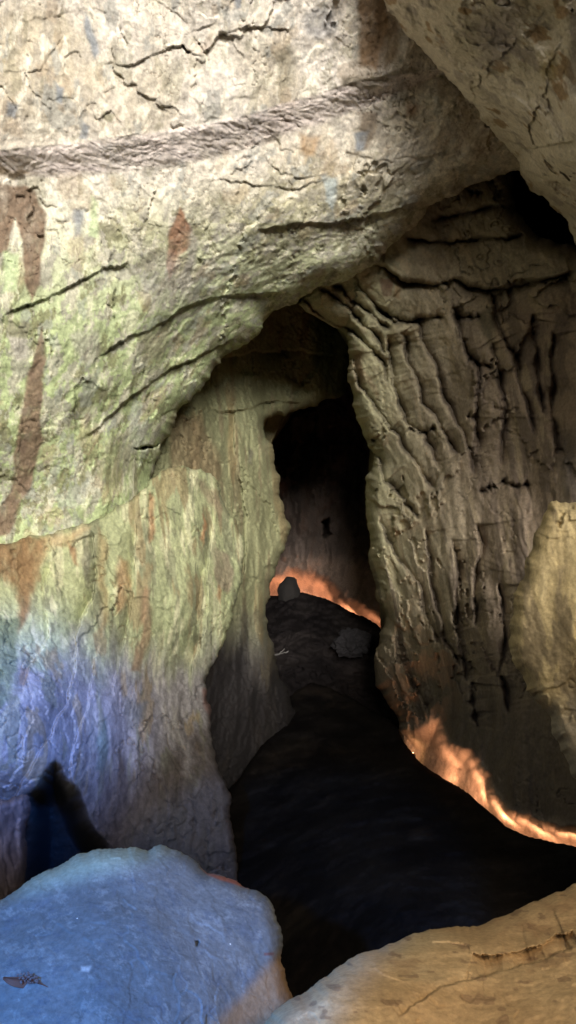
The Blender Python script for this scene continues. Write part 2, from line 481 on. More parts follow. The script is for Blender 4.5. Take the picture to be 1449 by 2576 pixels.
vault = relief('rock_vault',
    [(-700, -1100), (1000, -1100), (1150, -500), (1250, 60), (1400, 300), (1420, 400), (1330, 420), (1290, 430), (1250, 442), (1210, 457), (1170, 472),
     (1120, 497), (1082, 517), (1065, 547), (1030, 580), (1000, 606), (960, 640), (920, 675), (880, 700), (840, 714), (800, 722),
     (765, 745), (742, 766), (715, 772), (690, 780), (668, 795), (662, 825), (640, 850), (610, 868), (575, 890), (555, 915),
     (530, 945), (505, 985), (480, 1012), (445, 1032), (432, 1080), (410, 1112), (402, 1145), (380, 1200), (400, 1290),
     (330, 1420), (100, 1520), (-200, 1560), (-700, 1560)],
    [(-700, -1100, 3.5), (500, -1100, 3.6), (0, -100, 5.0), (500, -100, 5.1), (900, -60, 5.3), (1000, 60, 5.5), (1150, 220, 5.75), (1320, 380, 6.25),
     (0, 300, 5.1), (400, 280, 5.35), (800, 180, 5.6), (0, 500, 5.3), (400, 500, 5.6), (800, 420, 5.85), (1100, 380, 6.1),
     (1050, 540, 6.6), (1290, 425, 6.4), (700, 600, 6.2), (900, 660, 6.8), (760, 740, 6.9), (400, 800, 6.1), (0, 800, 5.4), (640, 830, 7.0),
     (540, 920, 7.0), (200, 1000, 5.9), (400, 1050, 6.7), (0, 1250, 5.9), (300, 1250, 6.45), (380, 1180, 6.9), (-600, 500, 4.0), (-600, 1400, 4.4)],
    M_LIME, disp_vault, col_vault, thick=2.4, curl=60, curl_d=0.35, seed=3,
    steps=[
        # (polyline, height, width, end fade, lip on the other side): the side to the right of travel stands back
        ([(520, 452), (580, 458), (640, 467), (700, 470), (770, 466), (830, 450)], 0.022, 22, 0.12, 0.15),
        ([(665, 385), (680, 410), (705, 435), (760, 448), (800, 444)], 0.020, 18, 0.12, 0.1),
        ([(640, 575), (720, 570), (800, 560), (900, 548), (980, 535), (1060, 505), (1130, 480), (1290, 415)], 0.080, 70, 0.08, 0.1),
        ([(700, 270), (720, 300), (760, 330)], 0.011, 16, 0.2, 0.2),
        ([(255, 160), (300, 165), (345, 158), (380, 140), (425, 118), (470, 125), (520, 140)], 0.022, 22, 0.1, 0.3),
        ([(540, 82), (600, 70), (650, 68), (700, 72), (745, 92)], 0.016, 20, 0.12, 0.2),
        ([(0, 182), (60, 175), (100, 178), (180, 70)], 0.013, 18, 0.15, 0.2),
        ([(380, -10), (440, 30), (480, 75), (560, 60)], 0.011, 18, 0.15, 0.2),
        ([(0, 790), (80, 765), (150, 735), (220, 700), (260, 672), (330, 655)], 0.050, 50, 0.1, 0.1),
        ([(240, 905), (320, 850), (400, 815), (470, 770), (560, 745), (640, 738), (760, 742)], 0.065, 60, 0.1, 0.1),
        ([(200, 1110), (270, 1050), (350, 985), (430, 925), (520, 885), (600, 840)], 0.090, 55, 0.1, 0.1),
        ([(400, 1050), (440, 1030), (500, 995)], 0.050, 30, 0.15, 0.1),
        ([(980, 400), (1080, 395), (1150, 380), (1230, 370), (1300, 350)], 0.018, 22, 0.1, 0.2),
        ([(860, 375), (950, 400), (1010, 410)], 0.013, 18, 0.15, 0.2),
    ],
    pits=[([(330, 1128), (360, 1120), (405, 1112), (398, 1126), (360, 1134)], 0.5, 7),
          ([(450, 112), (462, 112), (482, 132), (474, 138)], 0.2, 5)])
tag(vault, 'huge pale cream limestone vault sweeping down into the green streaked left wall', 'rock vault')


# --- lower left buttress
def disp_butt(p, x, y):
    d = -0.12 * fbm(p, (1.0, 1.0, 0.6), 3, 101)
    d += -0.03 * fbm(p, (3.6, 3.6, 0.6), 3, 102, 0.45)
    d += flakes(p, (1.5, 1.5, 0.8), 0.008, 3, 121) + facets(p, 2.4, 1.1, 0.05, 122, 1, 0.2) + facets(p, 7, 3, 0.012, 124)
    d += cracks(p, (2.2, 2.2, 1.8), 0.03, 151, 0.03)
    d += -0.010 * fbm(p, (16, 16, 8), 5, 161, 0.78)
    return d


S_BUTT = [
    ([(-200, 1372), (30, 1362), (110, 1352), (100, 1420), (80, 1480), (66, 1560), (45, 1600), (40, 1500), (10, 1440), (-200, 1700)], (0.19, 0.11, 0.05), 0.9, 10),
    ([(100, 1350), (215, 1322), (230, 1335), (120, 1385), (95, 1420)], (0.36, 0.24, 0.12), 0.6, 12),
    ([(176, 1350), (196, 1370), (204, 1430), (192, 1420)], (0.25, 0.14, 0.07), 0.8, 5),
    ([(222, 1340), (240, 1400), (225, 1480), (212, 1440)], (0.17, 0.16, 0.11), 0.75, 7),
    ([(300, 1405), (316, 1412), (334, 1470), (318, 1530), (290, 1540), (298, 1470)], ORANGE, 0.75, 9),
    ([(258, 1340), (276, 1380), (268, 1560), (250, 1600), (252, 1450)], (0.24, 0.17, 0.08), 0.7, 8),
    ([(366, 1480), (382, 1490), (376, 1600), (356, 1690), (330, 1690), (350, 1590)], (0.21, 0.14, 0.08), 0.85, 6),
    ([(382, 1240), (396, 1250), (390, 1350), (374, 1370), (376, 1300)], (0.30, 0.18, 0.09), 0.85, 5),
    ([(500, 1200), (520, 1200), (560, 1290), (552, 1330), (520, 1260)], (0.20, 0.16, 0.10), 0.8, 7),
    ([(505, 1300), (514, 1330), (508, 1380), (500, 1360)], (0.32, 0.17, 0.08), 0.8, 3),
    ([(540, 1390), (570, 1400), (586, 1440), (575, 1500), (545, 1490), (532, 1440)], (0.22, 0.18, 0.12), 0.85, 5),
    ([(548, 1480), (556, 1500), (552, 1530), (542, 1510)], (0.30, 0.17, 0.08), 0.8, 3),
    ([(-20, 1560), (50, 1560), (44, 1640), (20, 1760), (-20, 1800)], (0.10, 0.12, 0.06), 0.8, 8),
    ([(44, 1690), (66, 1686), (62, 1740), (46, 1736)], (0.22, 0.16, 0.11), 0.8, 4),
    ([(330, 1760), (366, 1765), (360, 1800), (345, 1830), (330, 1850), (322, 1800)], (0.12, 0.12, 0.11), 0.85, 6),
    ([(240, 1850), (270, 1800), (275, 1860), (258, 1930), (236, 1930)], (0.10, 0.13, 0.11), 0.8, 7),
    ([(512, 1730), (545, 1740), (552, 1800), (534, 1830), (520, 1790)], (0.20, 0.10, 0.08), 0.85, 6),
    ([(180, 1580), (225, 1560), (215, 1660), (180, 1700)], (0.24, 0.22, 0.17), 0.6, 12),
]


def col_butt(p, x, y, d):
    a = 0.5 + 0.5 * fbm(p, (1.4, 1.4, 0.9), 4, 103)
    c = mix(np.ones(p.shape) * np.array((0.36, 0.365, 0.22)), (0.27, 0.28, 0.165), sstep(0.35, 0.7, a))
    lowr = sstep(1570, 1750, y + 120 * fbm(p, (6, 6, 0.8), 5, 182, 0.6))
    c = mix(c, (0.21, 0.19, 0.19), lowr * 0.9)  # lower wall painted darker in place of weaker white light
    pit = seg_dist(x, y, np.array([(60, 2010), (92, 1968), (118, 1925), (138, 1905), (168, 1948), (205, 1990), (228, 2060), (275, 2120), (330, 2260), (40, 2400), (60, 2150)], float))
    st = fbm(p, (7, 7, 0.9), 4, 113, 0.6)
    c = mix(c, (0.17, 0.165, 0.11), sstep(0.10, 0.26, st) * 0.75)
    c = mix(c, (0.52, 0.48, 0.33), (1 - 0.8 * lowr) * sstep(0.15, 0.3, fbm(p, (8, 8, 1.4), 4, 115, 0.6)) * 0.6)
    c = mix(c, (0.23, 0.175, 0.10), sstep(0.27, 0.42, fbm(p, (5, 5, 1.1), 4, 117, 0.6)) * 0.75)
    c = dirt(c, p, (2.2, 2.2, 1.8), 151, 0.02, (0.13, 0.09, 0.05), 0.7)
    c = c * (1 + (np.array((0.86, 0.93, 0.68)) - 1) * (0.35 * (1 - lowr))[..., None])  # same green light in the colour, fading out lower down
    c = blots(c, x, y, p, S_BUTT, 171)
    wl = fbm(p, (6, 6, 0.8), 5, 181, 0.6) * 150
    c = mix(c, (0.055, 0.042, 0.036), sstep(1810, 2030, y + wl + (x - 300) * 0.40) * 0.88)  # shade at the wall foot, painted into the colour
    c = mix(c, (0.014, 0.011, 0.010), np.where(pit[3], sstep(0, 45, pit[0] + 14 * fbm(p, (6, 6, 3), 4, 183)), 0))  # painted shade inside the hollow
    c *= (0.95 + 0.42 * fbm(p, (24, 24, 10), 4, 133, 0.7))[..., None]
    return c


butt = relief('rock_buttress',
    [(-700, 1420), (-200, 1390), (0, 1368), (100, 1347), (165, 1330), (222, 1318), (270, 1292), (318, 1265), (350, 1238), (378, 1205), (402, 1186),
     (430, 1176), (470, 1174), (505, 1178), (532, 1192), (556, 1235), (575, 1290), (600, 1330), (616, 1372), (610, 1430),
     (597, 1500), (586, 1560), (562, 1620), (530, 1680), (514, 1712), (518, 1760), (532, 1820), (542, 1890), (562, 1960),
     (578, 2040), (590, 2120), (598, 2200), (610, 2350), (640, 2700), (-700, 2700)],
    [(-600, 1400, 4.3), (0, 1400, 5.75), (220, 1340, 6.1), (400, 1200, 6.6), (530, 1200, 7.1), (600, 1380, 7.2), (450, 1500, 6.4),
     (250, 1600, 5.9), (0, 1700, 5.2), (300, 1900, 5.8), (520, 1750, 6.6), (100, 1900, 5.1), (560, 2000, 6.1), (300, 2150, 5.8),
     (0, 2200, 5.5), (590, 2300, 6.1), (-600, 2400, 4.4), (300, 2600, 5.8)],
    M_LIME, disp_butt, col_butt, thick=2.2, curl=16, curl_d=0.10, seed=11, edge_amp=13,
    steps=[
        ([(225, 1320), (240, 1380), (245, 1450), (225, 1520), (190, 1600), (185, 1700), (170, 1770), (130, 1850), (60, 1960), (20, 2060)], 0.22, 40, 0.08, 0.1),
        ([(345, 1250), (335, 1500), (300, 1650), (285, 1760)], 0.10, 30, 0.1, 0.1),
        ([(515, 1190), (540, 1290), (520, 1450), (510, 1600), (480, 1700), (470, 1800)], 0.08, 24, 0.1, 0.1),
        ([(520, 1420), (500, 1560), (505, 1660)], 0.07, 24, 0.1, 0.1),
        ([(140, 1400), (110, 1500), (125, 1600), (70, 1680), (60, 1760)], 0.06, 22, 0.1, 0.1),
        ([(540, 1190), (505, 1180), (430, 1182)], 0.05, 16, 0.1, 0.1),
        ([(250, 1610), (235, 1700), (215, 1800), (180, 1900), (175, 1980)], 0.10, 30, 0.1, 0.1),
    ],
    pits=[([(60, 2010), (92, 1968), (118, 1925), (138, 1905), (168, 1948), (205, 1990), (228, 2060), (275, 2120), (330, 2260), (40, 2400), (60, 2150)], 1.6, 70)])
tag(butt, 'streaked lower left wall of green and brown rock with blue light on its foot', 'rock buttress')


# --- inner left wall, behind
def disp_inner(p, x, y):
    d = -0.20 * fbm(p, (0.9, 0.9, 0.6), 3, 201)
    d += -0.07 * fbm(p, (3.5, 3.5, 0.9), 4, 202)
    d += flakes(p, (1.8, 1.8, 1.2), 0.02, 3, 221) + facets(p, 1.6, 1.0, 0.07, 222, 1, 0.2) + facets(p, 5, 3, 0.016, 224)
    d += cracks(p, (1.6, 1.6, 2.6), 0.06, 251, 0.03)
    d += -0.02 * fbm(p, (12, 12, 6), 4, 261, 0.6)
    return d


def col_inner(p, x, y, d):
    a = 0.5 + 0.5 * fbm(p, (1.2, 1.2, 0.7), 4, 203)
    c = mix(np.ones(p.shape) * np.array((0.24, 0.24, 0.13)), (0.17, 0.17, 0.09), sstep(0.35, 0.7, a))
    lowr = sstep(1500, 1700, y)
    c = mix(c, (0.12, 0.105, 0.10), lowr * 0.9)  # lower wall darkened: shade put into the colour
    c = mix(c, (0.17, 0.14, 0.08), sstep(0.15, 0.35, fbm(p, (5, 5, 0.8), 4, 213, 0.6)) * 0.7)
    c = mix(c, (0.24, 0.18, 0.09), sstep(0.2, 0.4, fbm(p, (3, 3, 0.6), 4, 217)) * 0.6)
    c = blots(c, x, y, p, [([(440, 1040), (500, 1040), (560, 1180), (560, 1220), (420, 1190)], (0.15, 0.11, 0.06), 0.8, 12),
                           ([(620, 1130), (640, 1150), (632, 1180), (618, 1170)], SOOT, 0.6, 6),
                           ([(600, 1530), (670, 1540), (660, 1570), (600, 1600)], (0.12, 0.11, 0.07), 0.7, 12)], 271)
    c = mix(c, (0.020, 0.017, 0.017), sstep(1500, 1730, y + fbm(p, (5, 5, 0.8), 4, 281) * 110) * 0.95)  # deeper painted shade towards the floor
    return c


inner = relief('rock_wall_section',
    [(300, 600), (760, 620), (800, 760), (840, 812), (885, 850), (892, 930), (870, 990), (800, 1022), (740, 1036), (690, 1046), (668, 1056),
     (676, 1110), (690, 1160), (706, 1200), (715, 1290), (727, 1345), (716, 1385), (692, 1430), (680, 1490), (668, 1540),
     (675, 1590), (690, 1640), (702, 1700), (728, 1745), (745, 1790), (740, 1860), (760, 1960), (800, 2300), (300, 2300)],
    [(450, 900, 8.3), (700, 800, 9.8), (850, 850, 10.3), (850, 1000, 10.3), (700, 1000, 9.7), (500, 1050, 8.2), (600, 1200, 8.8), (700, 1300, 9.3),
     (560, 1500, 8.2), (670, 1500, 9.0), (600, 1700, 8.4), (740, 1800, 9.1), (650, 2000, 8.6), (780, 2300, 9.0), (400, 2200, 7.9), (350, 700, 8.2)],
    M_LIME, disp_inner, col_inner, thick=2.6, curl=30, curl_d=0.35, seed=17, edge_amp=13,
    steps=[([(560, 900), (640, 880), (720, 878), (800, 890), (870, 880)], 0.14, 26, 0.1, 0.1),
           ([(540, 1030), (600, 1030), (680, 1010), (760, 1015)], 0.10, 26, 0.1, 0.1),
           ([(590, 1010), (600, 1200), (620, 1350), (600, 1500)], 0.12, 30, 0.1, 0.1)])
tag(inner, 'dim olive inner wall set back behind the pale vault, left of the dark passage', 'rock wall')


# --- right wall of tilted plates
def c4(*pts):
    return [(692 + 0.5226 * a, 629 + 0.5226 * b) for a, b in pts]


def c6(*pts):
    return [((1000 + 0.9 * a) / 1.59, (2050 + 0.9 * b) / 1.59) for a, b in pts]


def disp_right(p, x, y):
    d = -0.16 * fbm(p, (0.8, 0.8, 0.6), 3, 301)
    # fluted curtains leaning to the lower right
    q = p.copy(); q[..., 0] = p[..., 0] + 0.22 * p[..., 2]
    right = sstep(980, 1200, x) + sstep(1250, 1500, y)
    right = np.clip(right, 0, 1) * sstep(640, 760, y)
    d += right * -0.07 * fbm(q, (1.9, 1.9, 0.3), 2, 302, 0.4)
    d += right * -0.06 * np.abs(fbm(q, (2.6, 2.6, 0.25), 2, 309, 0.4)) - right * 0.012 * np.abs(fbm(q, (6.0, 6.0, 1.0), 3, 305, 0.5))
    d += flakes(q, (1.2, 1.2, 0.6), 0.012, 3, 321) + facets(q, 2.4, 0.4, 0.11, 322, 1, 0.22) + facets(q, 6, 1.6, 0.014, 324)
    foot = sstep(0, 60, y - np.interp(x, [1000, 1105, 1135, 1215, 1262, 1300, 1449], [1810, 1795, 1862, 1910, 2003, 2033, 2070]))
    d *= 1 - 0.8 * foot * (x > 995)
    d += foot * (x > 995) * (-0.018 * fbm(q, (7, 7, 2.5), 5, 341, 0.7) - 0.02 * fbm(q, (20, 20, 14), 4, 343, 0.75))
    d += cracks(p, (1.6, 1.6, 2.0), 0.04, 351, 0.02)
    d += -0.008 * fbm(q, (16, 16, 5), 5, 361, 0.75)
    return d


def col_right(p, x, y, d):
    a = 0.5 + 0.5 * fbm(p, (1.2, 1.2, 0.7), 4, 303)
    c = mix(np.ones(p.shape) * np.array((0.34, 0.285, 0.19)), (0.245, 0.20, 0.135), sstep(0.3, 0.7, a))
    c *= (0.95 + 0.35 * fbm(p, (22, 22, 8), 4, 331, 0.7))[..., None]
    g = (1 - sstep(900, 1100, x)) * (1 - sstep(1400, 1700, y))
    c = mix(c, (0.34, 0.33, 0.19), g * 0.7)
    q = p.copy(); q[..., 0] = p[..., 0] + 0.22 * p[..., 2]
    rr = sstep(1050, 1350, x) * sstep(650, 800, y)
    c = mix(c, (0.25, 0.18, 0.13), rr * 0.75)
    c = mix(c, (0.10, 0.075, 0.06), sstep(0.04, 0.24, fbm(q, (5.5, 5.5, 0.6), 5, 313, 0.65)) * (0.2 + 0.4 * np.maximum(rr, sstep(1250, 1500, y))))
    c = mix(c, (0.38, 0.30, 0.19), sstep(0.15, 0.35, fbm(q, (6, 6, 0.7), 4, 315, 0.6)) * 0.5)
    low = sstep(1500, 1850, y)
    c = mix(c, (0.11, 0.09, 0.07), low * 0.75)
    foot = sstep(-10, 30, y - np.interp(x, [1000, 1105, 1135, 1215, 1262, 1300, 1449], [1810, 1795, 1862, 1910, 2003, 2033, 2070])) * (x > 995)
    c = mix(c, (0.42, 0.34, 0.26), foot * 0.8)  # foot made paler: lamp glow partly put into the colour
    c = mix(c, (0.10, 0.075, 0.055), foot * sstep(0.12, 0.3, fbm(q, (11, 11, 4), 5, 345, 0.7)) * 0.35)
    c = blots(c, x, y, p, [(c4((530, 110), (580, 120), (575, 210), (525, 205)), (0.13, 0.08, 0.05), 0.9, 3),
                           (c4((590, 130), (628, 150), (620, 240), (585, 225)), (0.25, 0.17, 0.09), 0.7, 4),
                           (c4((985, 310), (1050, 300), (1070, 380), (1040, 480), (1000, 400)), (0.10, 0.085, 0.055), 0.8, 8),
                           (c4((380, 520), (420, 500), (420, 640), (400, 660)), (0.20, 0.13, 0.07), 0.8, 6),
                           (c4((1350, 830), (1449, 880), (1449, 1200), (1380, 1200)), SOOT, 0.7, 20),
                           ], 371)
    return c


RS = [
    # travelled top to bottom: the left side of each line (screen) ends up behind the raised plate on the right
    (c4((390, 130), (440, 220), (520, 310), (620, 345), (690, 350), (740, 500), (800, 650), (860, 800), (940, 960), (970, 1100)), 0.30, 26),
    (c4((600, 380), (630, 470), (650, 560), (700, 660), (730, 760), (780, 820), (830, 900), (900, 1000)), 0.28, 22),
    (c4((540, 400), (560, 560), (590, 700), (620, 780), (640, 840), (720, 880), (760, 960), (800, 1070)), 0.34, 22),
    (c4((370, 480), (375, 580), (400, 650), (470, 730), (530, 820), (600, 900), (660, 1000), (720, 1090), (790, 1150)), 0.30, 22),
    (c4((440, 940), (500, 1000), (520, 1110), (600, 1180), (650, 1240), (700, 1300)), 0.22, 20),
    (c4((130, 220), (200, 300), (330, 370), (400, 420), (470, 480), (530, 560), (550, 650)), 0.20, 12),
    (c4((200, 180), (300, 240), (380, 320), (450, 380), (500, 440), (535, 520)), 0.20, 12),
    (c4((260, 170), (330, 200), (420, 280), (500, 350), (560, 390)), 0.14, 12),
    (c4((850, 260), (890, 400), (940, 520), (980, 560), (970, 700), (960, 800), (960, 1000)), 0.26, 26),
    (c4((1030, 180), (1060, 280), (1090, 400), (1160, 520), (1200, 700), (1250, 900)), 0.20, 22),
    (c4((1040, 440), (1080, 620), (1110, 740), (1090, 900), (1080, 1050)), 0.24, 22),
    (c4((1240, 300), (1250, 450), (1270, 640), (1290, 800)), 0.20, 20),
    (c4((1330, 380), (1340, 600), (1330, 800), (1350, 1000)), 0.20, 20),
    (c6((575, 0), (600, 80), (640, 170), (700, 250), (760, 330), (800, 480), (850, 600)), 0.30, 24),
    (c6((770, 60), (800, 220), (830, 400), (860, 560), (930, 700)), 0.20, 22),
    (c6((900, 100), (925, 250), (920, 420), (935, 600), (960, 760)), 0.22, 20),
    (c6((1010, 40), (1020, 200), (1000, 400), (1010, 520)), 0.20, 20),
    (c6((1100, 300), (1130, 500), (1110, 700), (1150, 900)), 0.20, 20),
    (c6((640, 500), (660, 640), (720, 760), (800, 880)), 0.16, 22),
    (c6((990, 750), (1000, 900), (1010, 960)), 0.18, 18),
]
RSx = [(l[::-1], h * 0.9, w * 2.4, 0.08, 0.12) for (l, h, w) in RS]
RSx += [
    (c4((460, 60), (560, 110), (650, 160), (760, 170), (860, 140), (1000, 190), (1200, 160), (1449, 90)), 0.30, 26, 0.06, 0.2),
    (c4((480, 250), (560, 330), (620, 345), (700, 330), (820, 310)), 0.22, 20, 0.1, 0.2),
    (c4((860, 345), (920, 320), (990, 312)), 0.10, 16, 0.1, 0.2),
    (c4((930, 520), (1000, 550), (1060, 560)), 0.14, 16, 0.1, 0.2),
    (c4((410, 915), (500, 905)), 0.08, 14, 0.1, 0.2),
    (c4((640, 850), (700, 880), (780, 850)), 0.12, 16, 0.1, 0.2),
    (c4((980, 1165), (1060, 1130)), 0.10, 14, 0.1, 0.2),
    (c4((1090, 1100), (1150, 1135), (1230, 1120)), 0.12, 16, 0.1, 0.2),
    (c4((920, 802), (985, 800)), 0.05, 10, 0.1, 0.2),
    ([(1010, 600), (1080, 610), (1150, 605), (1250, 600), (1330, 590)], 0.12, 22, 0.1, 0.2),
    ([(1170, 470), (1195, 485), (1215, 482)], 0.08, 12, 0.1, 0.2),
    ([(1080, 560), (1150, 540), (1240, 520), (1300, 530)], 0.10, 20, 0.1, 0.2),
]

CTRL_R = [(760, 765, 7.6), (870, 830, 7.9), (880, 980, 8.2), (930, 1150, 8.4), (930, 1300, 8.5), (950, 1500, 8.7), (950, 1700, 8.8), (1010, 1850, 8.6),
     (1000, 600, 7.3), (1200, 480, 7.0), (1290, 450, 7.2), (1449, 630, 6.8), (1050, 800, 7.5), (1100, 1100, 7.5), (1100, 1500, 7.6),
     (1250, 800, 7.0), (1250, 1200, 6.9), (1250, 1600, 6.8), (1449, 900, 6.4), (1449, 1400, 6.1), (1440, 2050, 5.6), (1250, 2000, 6.4), (1120, 1950, 7.2),
     (1050, 2400, 7.6), (1449, 2600, 5.6), (1900, 800, 5.4), (1900, 1700, 5.0), (1900, 2600, 4.6)]
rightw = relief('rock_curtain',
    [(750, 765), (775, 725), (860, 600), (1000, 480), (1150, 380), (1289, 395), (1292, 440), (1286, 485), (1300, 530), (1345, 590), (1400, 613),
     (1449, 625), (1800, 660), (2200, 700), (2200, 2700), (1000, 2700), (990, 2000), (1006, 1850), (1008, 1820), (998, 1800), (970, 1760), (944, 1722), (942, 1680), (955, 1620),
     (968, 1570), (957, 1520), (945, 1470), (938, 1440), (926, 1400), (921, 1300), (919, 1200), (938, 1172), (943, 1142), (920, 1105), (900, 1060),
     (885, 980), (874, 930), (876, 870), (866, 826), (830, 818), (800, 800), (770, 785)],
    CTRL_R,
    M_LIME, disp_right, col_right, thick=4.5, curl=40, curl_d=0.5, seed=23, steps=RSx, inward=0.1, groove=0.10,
    pits=[([(1000, 1815), (1040, 1835), (1075, 1822), (1105, 1800), (1122, 1830), (1135, 1868), (1180, 1880), (1215, 1915), (1245, 1955), (1262, 2008), (1300, 2038),
            (1370, 2066), (1449, 2074), (1600, 2100), (1600, 2350), (1100, 2350), (1000, 2000)], 0.55, 55)])
tag(rightw, 'tall brown right hand wall of overlapping tilted rock plates and vertical flutes', 'rock wall')


# --- rock closing the dark notch
notch = relief('notch_rock', [(1100, 250), (1900, 250), (1900, 900), (1100, 900)],
    [(1100, 300, 8.6), (1900, 300, 8.0), (1300, 600, 9.0), (1900, 900, 7.6)],
    M_DARK, lambda p, x, y: -0.3 * fbm(p, (1, 1, 1), 4, 641) + facets(p, 2, 2, 0.1, 643),
    lambda p, x, y, d: mix(np.ones(p.shape) * np.array((0.10, 0.085, 0.075)), (0.05, 0.04, 0.04), sstep(-0.2, 0.3, fbm(p, (2, 2, 2), 4, 645))), thick=0.6, seed=61, fine=5)
tag(notch, 'shadowed rock at the back of the dark notch under the hanging block', 'rock')


# --- upper right block
def disp_block(p, x, y):
    d = -0.16 * fbm(p, (0.9, 0.9, 0.7), 3, 401)
    d += -0.05 * fbm(p, (4, 4, 2), 4, 402)
    d += facets(p, 2.4, 1.8, 0.035, 422, 1, 0.2) + facets(p, 7, 5, 0.009, 424) + cracks(p, (2.5, 2.5, 2), 0.025, 451, 0.03)
    d += -0.016 * fbm(p, (15, 15, 7), 5, 461, 0.74)
    return d


def col_block(p, x, y, d):
    a = 0.5 + 0.5 * fbm(p, (1.3, 1.3, 0.9), 4, 403)
    c = mix(np.ones(p.shape) * np.array((0.58, 0.51, 0.39)), (0.46, 0.40, 0.29), sstep(0.3, 0.7, a))
    c = mix(c, (0.24, 0.20, 0.17), sstep(0.12, 0.34, fbm(p, (6, 6, 1.1), 4, 413, 0.6)) * 0.6)
    c = mix(c, (0.48, 0.41, 0.30), sstep(0.12, 0.34, fbm(p, (7, 7, 2), 4, 415, 0.6)) * 0.6)
    c = mix(c, (0.26, 0.16, 0.07), sstep(0.25, 0.4, fbm(p, (5, 5, 1.3), 4, 417, 0.6)) * 0.8)
    c = blots(c, x, y, p, [([(1200, 30), (1290, 20), (1310, 130), (1240, 170), (1200, 120)], (0.24, 0.2, 0.2), 0.5, 20),
                           ([(1350, 150), (1400, 140), (1400, 210), (1360, 200)], (0.25, 0.19, 0.07), 0.7, 10),
                           ([(1430, 20), (1480, 20), (1480, 240), (1430, 250)], (0.14, 0.12, 0.10), 0.7, 10)], 471)
    return c


block = relief('hanging_block',
    [(930, -1100), (950, -100), (970, 30), (1010, 70), (1060, 120), (1100, 172), (1150, 218), (1190, 263), (1232, 320), (1270, 362), (1302, 400),
     (1310, 440), (1350, 488), (1395, 528), (1425, 548), (1440, 590), (1470, 680), (1600, 760), (2200, 800), (2200, -1100)],
    [(980, -100, 4.9), (1060, 120, 5.3), (1200, 270, 5.45), (1300, 400, 5.85), (1430, 560, 6.1), (1200, 0, 4.6), (1400, 150, 4.6), (1400, 400, 5.1),
     (1900, 100, 3.4), (1900, 700, 3.8), (1000, -1100, 3.8), (1700, -1100, 3.4)],
    M_LIME, disp_block, col_block, thick=2.2, curl=36, curl_d=0.30, seed=29,
    steps=[([(1449, 480), (1400, 455), (1350, 440), (1310, 420), (1270, 395)][::-1], 0.14, 26, 0.1, 0.2),
           ([(1270, 352), (1330, 372), (1400, 360), (1449, 350)], 0.08, 24, 0.1, 0.1)])
tag(block, 'slanting tan rock block hanging in the upper right corner above the dark notch', 'rock block')


# --- near pillar at the right edge
def disp_pil(p, x, y):
    d = -0.08 * fbm(p, (1.5, 1.5, 1.0), 3, 501)
    d += -0.018 * fbm(p, (5, 5, 2.5), 4, 502)
    d += facets(p, 3, 1.6, 0.04, 522, 1, 0.15) - 0.012 * np.abs(fbm(p, (8, 8, 1.5), 3, 523)) + cracks(p, (2, 2, 1.5), 0.02, 525, 0.02) + facets(p, 10, 6, 0.005, 524)
    d += -0.008 * fbm(p, (18, 18, 8), 5, 561, 0.74)
    return d


def col_pil(p, x, y, d):
    a = 0.5 + 0.5 * fbm(p, (2, 2, 1.2), 4, 503)
    c = mix(np.ones(p.shape) * np.array((0.46, 0.355, 0.18)), (0.37, 0.29, 0.15), sstep(0.3, 0.7, a))
    c = mix(c, (0.50, 0.40, 0.22), sstep(0.1, 0.35, fbm(p, (6, 6, 2), 4, 515)) * 0.5)
    c = mix(c, (0.17, 0.13, 0.08), sstep(0.08, 0.3, fbm(p, (7, 7, 1.3), 5, 517, 0.65)) * 0.7)
    c *= (0.95 + 0.4 * fbm(p, (26, 26, 12), 4, 519, 0.7))[..., None]
    c = mix(c, (0.30, 0.28, 0.25), sstep(1700, 1850, y) * 0.6)
    return c


pillar = relief('rock_pillar',
    [(1400, 1258), (1385, 1262), (1376, 1282), (1360, 1320), (1340, 1370), (1322, 1405), (1305, 1470), (1290, 1520), (1281, 1570), (1280, 1620), (1296, 1675), (1322, 1738),
     (1350, 1765), (1378, 1795), (1390, 1850), (1410, 1890), (1432, 1935), (1470, 2000), (1560, 2200), (2000, 2400), (2000, 1560), (1850, 1400), (1700, 1330), (1560, 1245), (1500, 1252), (1449, 1262)],
    [(1400, 1265, 3.6), (1290, 1580, 3.62), (1440, 1500, 3.45), (1440, 1900, 3.6), (1800, 1500, 3.2), (1800, 2200, 3.3)],
    M_TAN, disp_pil, col_pil, thick=1.2, curl=40, curl_d=0.22, seed=31, fine=2.9,
    steps=[([(1340, 1760), (1370, 1800), (1385, 1860), (1430, 1930)][::-1], 0.08, 14, 0.1, 0.1),
           ([(1449, 1282), (1425, 1285), (1415, 1300), (1410, 1330)], 0.05, 14, 0.1, 0.1)])
tag(pillar, 'near yellow brown rock pillar cut by the right edge of the view', 'rock pillar')


# --- far chamber
def disp_far(p, x, y):
    d = -0.6 * fbm(p, (0.35, 0.35, 0.25), 3, 601)
    d += -0.35 * fbm(p, (1.6, 1.6, 0.4), 5, 602, 0.65)
    d += flakes(p, (1.2, 1.2, 0.6), 0.06, 4, 621) + facets(p, 1.2, 0.8, 0.15, 623)
    k = sstep(1400, 1450, y)
    return d * (1 - 0.7 * k) - k * (0.05 * fbm(p, (4, 4, 4), 5, 625, 0.75))


def col_far(p, x, y, d):
    a = 0.5 + 0.5 * fbm(p, (1, 1, 0.5), 4, 603)
    c = mix(np.ones(p.shape) * np.array((0.22, 0.165, 0.135)), (0.11, 0.085, 0.07), sstep(0.3, 0.7, a))
    c = mix(c, (0.34, 0.24, 0.18), sstep(1380, 1430, y) * 0.8)  # paler below, painting in part of the lamp glow
    return mix(c, (0.09, 0.065, 0.05), sstep(0.08, 0.26, fbm(p, (4, 4, 2.4), 5, 627, 0.7)) * 0.4)


